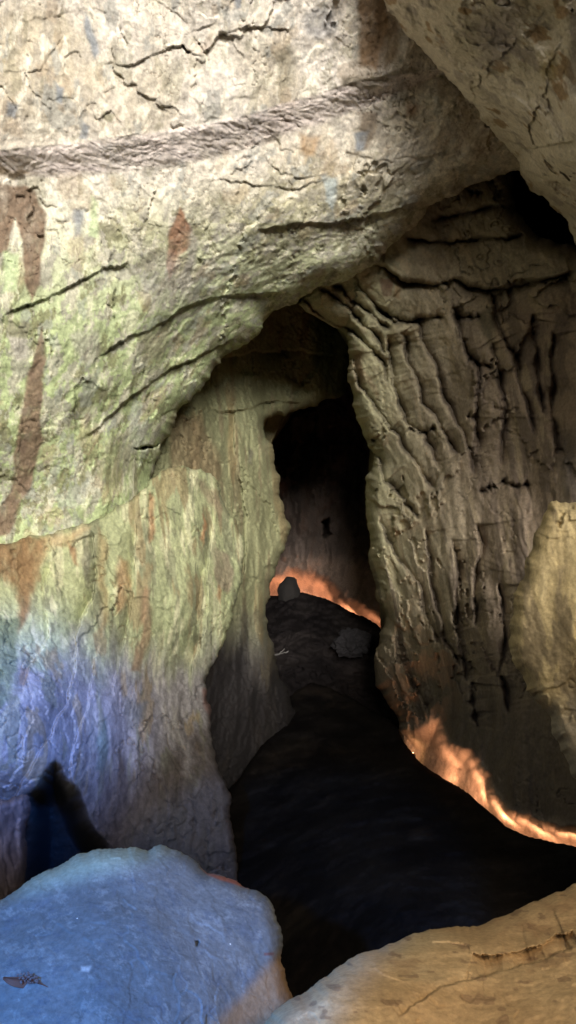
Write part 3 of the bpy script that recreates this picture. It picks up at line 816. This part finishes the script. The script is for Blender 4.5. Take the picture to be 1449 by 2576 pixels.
far = relief('chamber_wall',
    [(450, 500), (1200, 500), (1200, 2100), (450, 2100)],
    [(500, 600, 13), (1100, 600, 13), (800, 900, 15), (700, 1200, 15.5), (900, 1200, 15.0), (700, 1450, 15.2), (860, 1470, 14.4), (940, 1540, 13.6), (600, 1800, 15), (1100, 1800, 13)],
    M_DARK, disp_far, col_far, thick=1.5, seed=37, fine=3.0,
    pits=[([(806, 1312), (830, 1300), (838, 1345), (815, 1358)], 1.5, 10),
          ([(600, 1460), (680, 1442), (735, 1424), (790, 1434), (830, 1450), (870, 1495), (935, 1530), (1000, 1560), (1000, 1800), (600, 1800)], 0.9, 62)])
tag(far, 'dark back wall of the distant chamber with its foot glowing orange', 'rock wall')


def disp_mound(p, x, y):
    return -0.18 * fbm(p, (1.3, 1.3, 1.3), 4, 651) + flakes(p, (1.2, 1.2, 1.5), 0.12, 3, 653) - 0.05 * fbm(p, (6, 6, 6), 3, 655)


def col_mound(p, x, y, d):
    a = 0.5 + 0.5 * fbm(p, (2, 2, 2), 4, 657)
    return mix(np.ones(p.shape) * np.array((0.024, 0.020, 0.019)), (0.012, 0.010, 0.010), sstep(0.3, 0.7, a))  # near-black colour paints the mound's shade


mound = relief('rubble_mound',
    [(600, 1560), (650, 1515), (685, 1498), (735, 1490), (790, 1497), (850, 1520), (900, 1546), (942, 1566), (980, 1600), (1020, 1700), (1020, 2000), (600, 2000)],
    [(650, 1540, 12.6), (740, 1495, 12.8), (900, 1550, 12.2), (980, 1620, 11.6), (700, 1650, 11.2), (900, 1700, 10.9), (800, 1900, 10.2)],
    M_SHADE, disp_mound, col_mound, thick=0.5, curl=20, curl_d=0.3, seed=41, fine=3.2, edge_amp=4, inward=0.9)
tag(mound, 'dark rubble mound in the passage in front of the orange glow', 'rubble mound')


# --- black path bank
def disp_bank(p, x, y):
    return -0.14 * fbm(p, (1.2, 1.2, 1.2), 4, 701) - 0.06 * fbm(p, (4, 4, 4), 4, 703) - 0.01 * fbm(p, (18, 18, 18), 3, 705)


def col_bank(p, x, y, d):
    a = 0.5 + 0.5 * fbm(p, (2, 2, 2), 4, 707)
    c = mix(np.ones(p.shape) * np.array((0.014, 0.012, 0.011)), (0.007, 0.006, 0.006), sstep(0.3, 0.7, a))  # shade over the bank is painted in as black
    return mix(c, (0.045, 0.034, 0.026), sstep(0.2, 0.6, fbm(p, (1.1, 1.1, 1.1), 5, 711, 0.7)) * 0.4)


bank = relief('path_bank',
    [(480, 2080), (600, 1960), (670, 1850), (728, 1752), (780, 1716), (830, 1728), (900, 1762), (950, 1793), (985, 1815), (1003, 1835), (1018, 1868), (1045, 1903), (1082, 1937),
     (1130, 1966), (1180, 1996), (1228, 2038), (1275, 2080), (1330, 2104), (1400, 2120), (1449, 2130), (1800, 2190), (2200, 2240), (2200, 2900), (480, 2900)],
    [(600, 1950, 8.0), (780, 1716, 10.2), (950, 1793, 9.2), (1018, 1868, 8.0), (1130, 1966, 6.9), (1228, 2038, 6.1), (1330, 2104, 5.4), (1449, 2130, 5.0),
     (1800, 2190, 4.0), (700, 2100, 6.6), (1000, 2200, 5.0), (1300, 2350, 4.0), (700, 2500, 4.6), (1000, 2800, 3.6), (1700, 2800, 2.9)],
    M_SHADE, disp_bank, col_bank, thick=0.12, curl=16, curl_d=0.10, seed=43, fine=4.0, edge_amp=2, inward=0.95)
tag(bank, 'black unlit bank edging the path below the row of orange lamps', 'path bank')


# --- boulders in front
def disp_blue(p, x, y):
    d = -0.05 * fbm(p, (1.6, 1.6, 1.6), 3, 801)
    d += -0.008 * fbm(p, (5, 5, 5), 4, 803, 0.55) + facets(p, 2.0, 2.4, 0.010, 822, 1, 0.2) + facets(p, 12, 12, 0.003, 824)
    d += -0.002 * fbm(p, (30, 30, 30), 4, 807, 0.7)
    d += cracks(p, (3, 3, 4), 0.006, 809, 0.012)
    return d


def col_blue(p, x, y, d):
    a = 0.5 + 0.5 * fbm(p, (3, 3, 3), 4, 811)
    c = mix(np.ones(p.shape) * np.array((0.165, 0.18, 0.195)), (0.125, 0.14, 0.155), sstep(0.35, 0.65, a))
    c = mix(c, (0.40, 0.43, 0.45), sstep(0.12, 0.3, fbm(p, (16, 16, 16), 6, 813, 0.8)) * 0.22)
    c = mix(c, (0.10, 0.12, 0.16), sstep(0.12, 0.3, fbm(p, (14, 14, 14), 6, 819, 0.78)) * 0.5)
    c = mix(c, (0.33, 0.40, 0.30), (1 - sstep(20, 90, (y - 2130) - 0.25 * (x - 300) * -1)) * (1 - sstep(300, 560, x)) * 0.6)
    w = fbm(p, (5, 5, 5), 3, 815) * 22
    e = (x - 532) * 0.70 + (y - 2572) * 0.714 + w * 0.7                # brown side beyond the blue light's edge, put into the colour
    c = mix(c, (0.30, 0.20, 0.12), sstep(-22, 22, e))
    c = blots(c, x, y, p, [([(505, 2190), (525, 2200), (570, 2206), (625, 2224), (620, 2232), (560, 2216), (520, 2208)], (0.30, 0.10, 0.06), 0.9, 3),
                           ([(655, 2398), (682, 2392), (680, 2400), (656, 2406)], (0.16, 0.06, 0.05), 0.8, 2),
                           ([(205, 2440), (230, 2446), (225, 2458), (205, 2450)], (0.55, 0.58, 0.6), 0.6, 4)], 871)
    return c


blue = relief('boulder',
    [(-400, 2420), (-150, 2330), (0, 2264), (60, 2222), (110, 2192), (150, 2176), (190, 2150), (240, 2137), (290, 2134), (330, 2130), (372, 2141), (398, 2125), (432, 2136), (480, 2157), (505, 2180),
     (522, 2196), (560, 2203), (602, 2222), (640, 2238), (672, 2256), (692, 2288), (706, 2330), (713, 2380), (707, 2420), (720, 2465), (742, 2515), (753, 2570), (780, 2720), (800, 3000), (-400, 3000)],
    [(-300, 2420, 2.2), (0, 2280, 2.35), (300, 2140, 2.55), (500, 2190, 2.6), (690, 2300, 2.5), (720, 2500, 2.35), (0, 2560, 1.98), (300, 2400, 2.16), (500, 2450, 2.2),
     (300, 2600, 1.98), (600, 2600, 2.18), (750, 2800, 2.2), (0, 2900, 1.75), (500, 2900, 1.9), (-300, 2900, 1.75)],
    M_BOULD, disp_blue, col_blue, thick=0.9, curl=34, curl_d=0.10, seed=47, fine=2.6, edge_amp=4, frame=(-40, 1490, 2000, 2640),
    pits=[([(489, 2366), (499, 2364), (500, 2380), (492, 2382)], 0.04, 3)], inward=0.5,
)
tag(blue, 'big rounded grey boulder glowing blue at the bottom left', 'boulder')


def disp_tan(p, x, y):
    d = -0.06 * fbm(p, (1.8, 1.8, 1.8), 3, 901)
    d += -0.016 * fbm(p, (6, 6, 6), 4, 903, 0.55)
    d += facets(p, 4, 5, 0.010, 922, 1, 0.15) - 0.003 * fbm(p, (30, 30, 30), 5, 907, 0.7)
    return d


def col_tan(p, x, y, d):
    a = 0.5 + 0.5 * fbm(p, (3, 3, 3), 4, 911)
    c = mix(np.ones(p.shape) * np.array((0.50, 0.37, 0.21)), (0.42, 0.30, 0.165), sstep(0.3, 0.7, a))
    c = mix(c, (0.46, 0.39, 0.26), sstep(0.0, 0.4, fbm(p, (2.2, 2.2, 2.2), 4, 913)) * (1 - sstep(1000, 1200, x)) * 0.8)
    c = mix(c, (0.24, 0.13, 0.07), sstep(0.22, 0.42, fbm(p, (5, 5, 8), 4, 915, 0.6)) * 0.3)
    c = mix(c, (0.15, 0.09, 0.06), sstep(0.36, 0.44, fbm(p, (16, 16, 16), 3, 917)) * 0.5)
    return c


tan = relief('boulder',
    [(600, 2760), (650, 2600), (668, 2568), (696, 2536), (745, 2505), (760, 2500), (800, 2468), (850, 2432), (900, 2400), (960, 2384), (1010, 2362), (1060, 2345), (1120, 2334), (1180, 2332), (1205, 2328),
     (1260, 2306), (1330, 2272), (1380, 2252), (1410, 2243), (1449, 2222), (1600, 2180), (2000, 2120), (2000, 3100), (600, 3100)],
    [(680, 2570, 1.75), (900, 2410, 2.0), (1150, 2345, 2.2), (1440, 2235, 2.4), (1700, 2200, 2.3), (900, 2560, 1.72), (1150, 2450, 1.9), (1150, 2600, 1.68), (1350, 2420, 1.95),
     (1440, 2560, 1.66), (1800, 2600, 1.5), (700, 2900, 1.6), (1200, 2950, 1.4)],
    M_TAN, disp_tan, col_tan, thick=0.9, curl=50, curl_d=0.14, seed=53, fine=2.6, edge_amp=4, frame=(-40, 1490, 2000, 2640), inward=0.5,
    steps=[([(1449, 2380), (1350, 2420), (1280, 2440), (1200, 2460)], 0.05, 50, 0.1, 0.2),
           ([(1449, 2340), (1400, 2350), (1330, 2385), (1250, 2400), (1180, 2395)][::-1], 0.05, 40, 0.1, 0.3),
           ([(1000, 2560), (1060, 2520), (1120, 2480), (1230, 2445)][::-1], 0.03, 30, 0.1, 0.3)])
tag(tan, 'long ochre boulder filling the bottom right corner', 'boulder')

side = relief('boulder',
    [(-400, 2300), (-260, 2120), (-140, 2040), (-60, 2022), (0, 2012), (25, 2010), (55, 1996), (74, 2004), (78, 2030), (66, 2080), (70, 2150), (62, 2230), (60, 2500), (-400, 2500)],
    [(0, 2020, 4.4), (70, 2100, 4.6), (-300, 2100, 3.9), (0, 2400, 4.2), (60, 2450, 4.4)],
    M_LIME, lambda p, x, y: -0.07 * fbm(p, (2.5, 2.5, 1.5), 4, 951, 0.6) + flakes(p, (3, 3, 1.2), 0.02, 4, 953),
    lambda p, x, y, d: mix(np.ones(p.shape) * np.array((0.13, 0.10, 0.09)), (0.08, 0.06, 0.055), sstep(-0.2, 0.3, fbm(p, (5, 5, 2), 4, 955))),
    thick=0.5, curl=22, curl_d=0.15, seed=59, fine=3, edge_amp=4)
tag(side, 'small mauve rock standing at the left edge behind the blue boulder', 'boulder')

# ------------------------------------------------------------------ cave shell, floor, outside ground
def shell():
    nu, nv = 260, 200
    u = np.linspace(0, 1, nu); v = np.linspace(0, 2 * math.pi, nv)
    U, V = np.meshgrid(u, v)
    yy = -3.6 + U * 28.0
    rad = np.where(U > 0.7, np.sqrt(np.clip(1 - ((U - 0.7) / 0.3) ** 2, 0, 1)), 1.0)
    ax = np.interp(yy, [-3.6, 0, 3.2, 6.0, 9.0], [6.5, 4.6, 3.2, 4.0, 7.6]) * rad
    az = np.interp(yy, [-3.6, 0, 2.6, 3.2, 5.0], [6.4, 5.6, 4.4, 4.05, 6.8]) * rad
    cx = 0.0 + 0 * U; cz = np.interp(yy, [3, 5], [2.6, 3.4])
    p = np.stack([cx + ax * np.cos(V), yy, cz + az * np.sin(V)], -1)
    n = fbm(p.reshape(-1, 3), (0.3, 0.3, 0.3), 4, 990).reshape(U.shape)
    n = n * np.abs(np.sin(V / 2)) ** 0.2
    k = 1 + 0.07 * n
    p[..., 0] = cx + ax * np.cos(V) * k; p[..., 2] = cz + az * np.sin(V) * k
    p[-1] = p[0]
    c = np.ones(p.shape) * np.array((0.16, 0.14, 0.11))
    return mesh_from_grid('cave_shell', p, np.ones(U.shape, bool), c, M_DARK)


sh = shell(); tag(sh, 'rough rock shell of the cave behind the nearer walls', 'cave', kind='structure')


def sheet(name, x0, x1, y0, y1, n, zf, colr, mat):
    xs = np.linspace(x0, x1, n); ys = np.linspace(y0, y1, n)
    X, Y = np.meshgrid(xs, ys)
    p = np.stack([X, Y, np.zeros_like(X)], -1)
    p[..., 2] = zf(p)
    c = np.ones(p.shape) * np.array(colr) * (1 + 0.3 * fbm(p, (1.5, 1.5, 1.5), 4, 995))[..., None]
    return mesh_from_grid(name, p, np.ones(X.shape, bool), c, mat)


fl = sheet('cave_floor', -9, 9, -9, 25, 300, lambda p: -0.35 + (2.3 + 0.95 * sstep(1.0, 1.7, p[..., 0]) + 0.15 * fbm(p, (0.6, 0.6, 0.6), 2, 997)) * np.exp(-((p[..., 1] + 3.0) / 0.8) ** 2) + 0.12 * fbm(p, (0.7, 0.7, 0.7), 4, 991), (0.07, 0.058, 0.05), M_DARK)  # includes an unseen ridge behind the camera, added to shade the lower walls
tag(fl, 'dark uneven earth floor of the cave', 'floor', kind='structure')
gr = sheet('ground', -600, 600, -1200, -9.02, 60, lambda p: -0.45 + 0 * p[..., 0], (0.20, 0.18, 0.12), M_DARK)
tag(gr, 'dry ground outside the cave mouth', 'ground', kind='structure')

# ------------------------------------------------------------------ lamps
M_HOUS = flat_material('lamp_housing', (0.03, 0.03, 0.03), 0.45, 0.6)
M_LENS = flat_material('lamp_lens', (0.9, 0.7, 0.5), 0.3, 0, (1.0, 0.55, 0.25), 12)


def mesh_obj(name, verts, faces, mat, parent=None, smooth=False):
    me = bpy.data.meshes.new(name); me.from_pydata(verts, [], faces); me.materials.append(mat)
    if smooth:
        for f in me.polygons: f.use_smooth = True
    o = bpy.data.objects.new(name, me); COL.objects.link(o)
    if parent: o.parent = parent
    return o


def box(cx, cy, cz, sx, sy, sz, bev=0.2):
    import bmesh
    bm = bmesh.new(); bmesh.ops.create_cube(bm, size=1)
    for v in bm.verts:
        v.co = Vector((cx + v.co.x * sx, cy + v.co.y * sy, cz + v.co.z * sz))
    bmesh.ops.bevel(bm, geom=bm.edges[:], offset=min(sx, sy, sz) * bev, segments=2, affect='EDGES')
    vs = [tuple(v.co) for v in bm.verts]; fs = [[v.index for v in f.verts] for f in bm.faces]
    bm.free()
    return vs, fs


def lamp(pos, aim, label, power, group, lens_size=0.07):
    root = bpy.data.objects.new('floodlight', None); COL.objects.link(root)
    root.location = pos
    dirv = (Vector(aim) - Vector(pos)).normalized()
    root.rotation_euler = dirv.to_track_quat('Y', 'Z').to_euler()
    tag(root, label, 'floodlight', group)
    s = lens_size
    mesh_obj('housing', *box(0, -0.04, 0, s * 1.25, 0.06, s * 0.85), M_HOUS, root)
    mesh_obj('lens', *box(0, -0.004, 0, s, 0.012, s * 0.6, 0.3), M_LENS, root)
    mesh_obj('bracket', *box(0, -0.05, -s * 0.62, s * 0.3, 0.03, s * 0.4), M_HOUS, root)
    ld = bpy.data.lights.new('lamp_light', 'SPOT'); ld.energy = power; ld.color = (1.0, 0.47, 0.26)
    ld.spot_size = math.radians(165); ld.spot_blend = 1.0; ld.shadow_soft_size = 0.05
    lo = bpy.data.objects.new('lamp_light', ld); COL.objects.link(lo); lo.parent = root
    lo.location = (0, 0.03, 0); lo.rotation_euler = (math.radians(90), 0, 0)
    return root


GRP = 'orange floodlights along the foot of the right wall'
LAMPS = [
    (1033, 1872, 8.35, 1015, 1830, 9.0, 0.5, 'small orange floodlight glowing in the hollow where the kerb curves, farthest up the path'),
    (1100, 1962, 7.15, 1110, 1850, 7.9, 6, 'orange floodlight half sunk behind the black bank, second down from the hollow'),
    (1180, 2008, 6.35, 1185, 1890, 7.3, 7, 'orange floodlight at the foot of the fluted wall midway along the bank'),
    (1254, 2070, 5.65, 1255, 1960, 6.9, 7, 'bright orange floodlight showing over the bank just right of the bend'),
    (1340, 2118, 5.1, 1340, 2040, 6.6, 5.5, 'orange floodlight hidden low behind the bank, second from the right edge'),
    (1440, 2142, 4.75, 1440, 2060, 6.3, 5.5, 'orange floodlight behind the bank nearest the right edge'),
]
for (x, y, d, ax, ay, ad, pw, lb) in LAMPS:
    d = float(tps(CTRL_R, np.array([x]), np.array([y]))[0]) + 0.10
    lamp(tuple(P(x, y + 26, d)), tuple(P(ax, ay, ad)), lb, pw, GRP)
GF = 'orange floodlights of the far chamber'
lamp(tuple(P(705, 1520, 15.0)), tuple(P(705, 1450, 16.4)), 'orange floodlight behind the dark mound left of the stubby stalagmite', 13, GF)
lamp(tuple(P(785, 1530, 14.8)), tuple(P(785, 1460, 16.3)), 'orange floodlight behind the crest of the dark mound', 13, GF)
lamp(tuple(P(865, 1566, 14.3)), tuple(P(865, 1500, 15.9)), 'orange floodlight behind the mound where the glow slopes down', 11, GF)
lamp(tuple(P(928, 1600, 13.6)), tuple(P(928, 1540, 15.2)), 'orange floodlight of the far chamber where the glow meets the right wall', 7, GF)

# ------------------------------------------------------------------ small things
M_LEAF = flat_material('dry_leaf', (0.14, 0.05, 0.03), 0.7)
M_CRUST = flat_material('white_crust', (0.16, 0.11, 0.11), 0.6)
M_STICK = flat_material('pale_wood', (0.2, 0.19, 0.18), 0.7)



def surf(o, x, y):
    co_ = np.empty(len(o.data.vertices) * 3, np.float32); o.data.vertices.foreach_get('co', co_); co_ = co_.reshape(-1, 3) - CAM
    dd = co_ @ FW; px = co_ @ RT / dd * F + W / 2; py = -(co_ @ UP) / dd * F + H / 2
    k = np.argmin((px - x) ** 2 + (py - y) ** 2 + 400 * dd)
    return co_[k] + CAM, float(dd[k])


def blob(center, r, seed, sub=3, squash=(1, 1, 1), amp=0.3, sc=3.0):
    import bmesh
    bm = bmesh.new(); bmesh.ops.create_icosphere(bm, subdivisions=sub, radius=1)
    v = np.array([q.co[:] for q in bm.verts]); f = [[q.index for q in fc.verts] for fc in bm.faces]; bm.free()
    v = v * (1 + amp * fbm(v + seed * 3.1, (sc * .4,) * 3, 4, seed))[:, None]
    return (v * np.array(squash) * r + np.array(center)).tolist(), f


# curled dead leaf with a pale crust on the blue boulder
c0, d0 = surf(blue, 72, 2462)
leaf = bpy.data.objects.new('dead_leaf', None); COL.objects.link(leaf); leaf.location = c0 - FW * 0.006
tag(leaf, 'curled brown dead leaf with pale pebbly crust lying on the blue boulder', 'leaf')
vs, fs = [], []
for i in range(13):
    t = i / 12
    wd = 0.013 * math.sin(math.pi * t) ** 0.7 + 0.0008
    for j in range(5):
        s_ = (j - 2) / 2
        vs.append(((t - 0.45) * 0.13, -0.012 - 0.006 * math.sin(t * 9) - 0.008 * s_ * s_, -0.028 * t + 0.012 + s_ * wd))
for i in range(12):
    for j in range(4):
        a = i * 5 + j; fs.append((a, a + 5, a + 6, a + 1))
lb_ = mesh_obj('blade', vs, fs, M_LEAF, leaf, True)
lb_.modifiers.new('thickness', 'SOLIDIFY').thickness = 0.0015
vs, fs = [], []
rng = random.Random(4)
for k in range(45):
    a = rng.uniform(0, 6.28); rr = rng.random() ** 0.5
    bv, bf = blob((0.005 + 0.032 * rr * math.cos(a), -0.022 + 0.004 * rng.random(), 0.012 + 0.014 * rr * math.sin(a)), rng.uniform(0.002, 0.004), k, 1)
    n0 = len(vs); vs += bv; fs += [[q + n0 for q in f] for f in bf]
mesh_obj('crust', vs, fs, M_CRUST, leaf, True)

# stub of stone against the far glow
c1 = P(727, 1492, 12.9)
vs, fs = blob(c1, 0.17, 12, 4, (1.0, 0.8, 1.5), 0.3)
st = mesh_obj('stalagmite', vs, fs, M_DARK2 := flat_material('dark_stone', (0.02, 0.017, 0.015), 0.95), None, True)  # even near-black base tone
tag(st, 'stubby dark stalagmite standing in front of the distant orange glow', 'stalagmite')
# pale rock on the mound flank
vs, fs = blob(P(884, 1618, 11.1), 0.22, 21, 5, (1.1, 0.8, 0.85), 0.45, 4)
rk = mesh_obj('rock', vs, fs, flat_material('grey_stone', (0.018, 0.016, 0.018), 0.9), None, False)
tag(rk, 'angular grey rock on the right flank of the dark mound', 'rock')
# broken branch
def stick(a, b, r, n=9, m=6, seed=0):
    a = Vector(a); b = Vector(b); ax = (b - a); L = ax.length; q = ax.to_track_quat('Z', 'Y'); vs = []; fs = []
    rg = random.Random(seed)
    for i in range(n):
        t = i / (n - 1); off = Vector((rg.uniform(-1, 1), rg.uniform(-1, 1), 0)) * r * 0.7
        rr = r * (1 - 0.5 * t)
        for j in range(m):
            an = 6.283 * j / m
            vs.append(tuple(a + q @ (Vector((math.cos(an) * rr, math.sin(an) * rr, t * L)) + off)))
    for i in range(n - 1):
        for j in range(m):
            fs.append((i * m + j, i * m + (j + 1) % m, (i + 1) * m + (j + 1) % m, (i + 1) * m + j))
    fs.append(list(range(m))[::-1]); fs.append([(n - 1) * m + j for j in range(m)])
    return vs, fs
vs, fs = stick(P(690, 1648, 8.9), P(724, 1640, 8.7), 0.012)
v2, f2 = stick(P(702, 1645, 8.85), P(716, 1632, 8.85), 0.007, seed=3)
n0 = len(vs); vs += v2; fs += [[q + n0 for q in f] for f in f2]
br = mesh_obj('branch', vs, fs, M_STICK, None, True)
tag(br, 'short pale broken branch sticking out of the wall beside the dark passage', 'branch')

# ------------------------------------------------------------------ camera, world, sun
cd = bpy.data.cameras.new('camera'); co = bpy.data.objects.new('camera', cd); COL.objects.link(co)
cd.sensor_fit = 'VERTICAL'; cd.sensor_height = 24; cd.lens = 12 / math.tan(VF / 2)
cd.clip_start = 0.05; cd.clip_end = 5000
co.location = CAM; co.rotation_euler = (math.pi / 2 + PITCH, 0, 0)
SC.camera = co

SUN_EL, SUN_AZ = math.radians(0.5), math.radians(9)   # light from behind, to the right
w = bpy.data.worlds.new('World'); SC.world = w; w.use_nodes = True
nt = w.node_tree; bg = nt.nodes['Background']
sky = nt.nodes.new('ShaderNodeTexSky'); sky.sky_type = 'NISHITA'; sky.sun_disc = False
sky.sun_elevation = math.radians(20); sky.sun_rotation = math.radians(180) - SUN_AZ
nt.links.new(sky.outputs[0], bg.inputs[0]); bg.inputs[1].default_value = 0.06

sd = bpy.data.lights.new('sun', 'SUN'); so = bpy.data.objects.new('sun', sd); COL.objects.link(so)
sd.energy = 5.0; sd.angle = math.radians(26); sd.color = (1.0, 0.98, 0.95)
src = Vector((math.sin(SUN_AZ) * math.cos(SUN_EL), -math.cos(SUN_AZ) * math.cos(SUN_EL), math.sin(SUN_EL)))
so.rotation_euler = src.to_track_quat('Z', 'Y').to_euler()


def spot(pos, aim, col, e, size, blend, soft=0.15):
    l = bpy.data.lights.new('coloured_spot', 'SPOT'); l.energy = e; l.color = col; l.spot_size = math.radians(size); l.spot_blend = blend
    l.shadow_soft_size = soft
    o = bpy.data.objects.new('coloured_spot', l); COL.objects.link(o); o.location = pos
    o.rotation_euler = (Vector(pos) - Vector(aim)).to_track_quat('Z', 'Y').to_euler()
    return o


spot((0.6, -1.6, 3.0), tuple(P(60, 1830, 5.4)), (0.03, 0.22, 1.0), 3300, 14, 0.9, 0.22)
spot((-1.0, -1.1, 2.3), tuple(P(310, 2320, 2.3)), (0.06, 0.33, 1.0), 560, 24, 0.3, 0.05)
spot((1.2, -1.6, 3.0), tuple(P(1350, 2350, 2.0)), (1.0, 0.75, 0.46), 240, 30, 0.8, 0.4)  # added warm fill from behind the camera, lifts the ochre boulder
spot((0.8, -1.6, 2.4), tuple(P(1500, 1560, 3.4)), (1.0, 0.80, 0.45), 110, 22, 0.9, 0.4)  # second added warm fill, unseen, brightens the pillar

# ------------------------------------------------------------------ render settings
SC.view_settings.view_transform = 'Standard'; SC.view_settings.look = 'None'
SC.view_settings.exposure = 1.08; SC.view_settings.gamma = 1.0
SC.render.engine = 'CYCLES'
SC.cycles.use_denoising = True
SC.cycles.max_bounces = 5; SC.cycles.diffuse_bounces = 4; SC.cycles.sample_clamp_indirect = 4
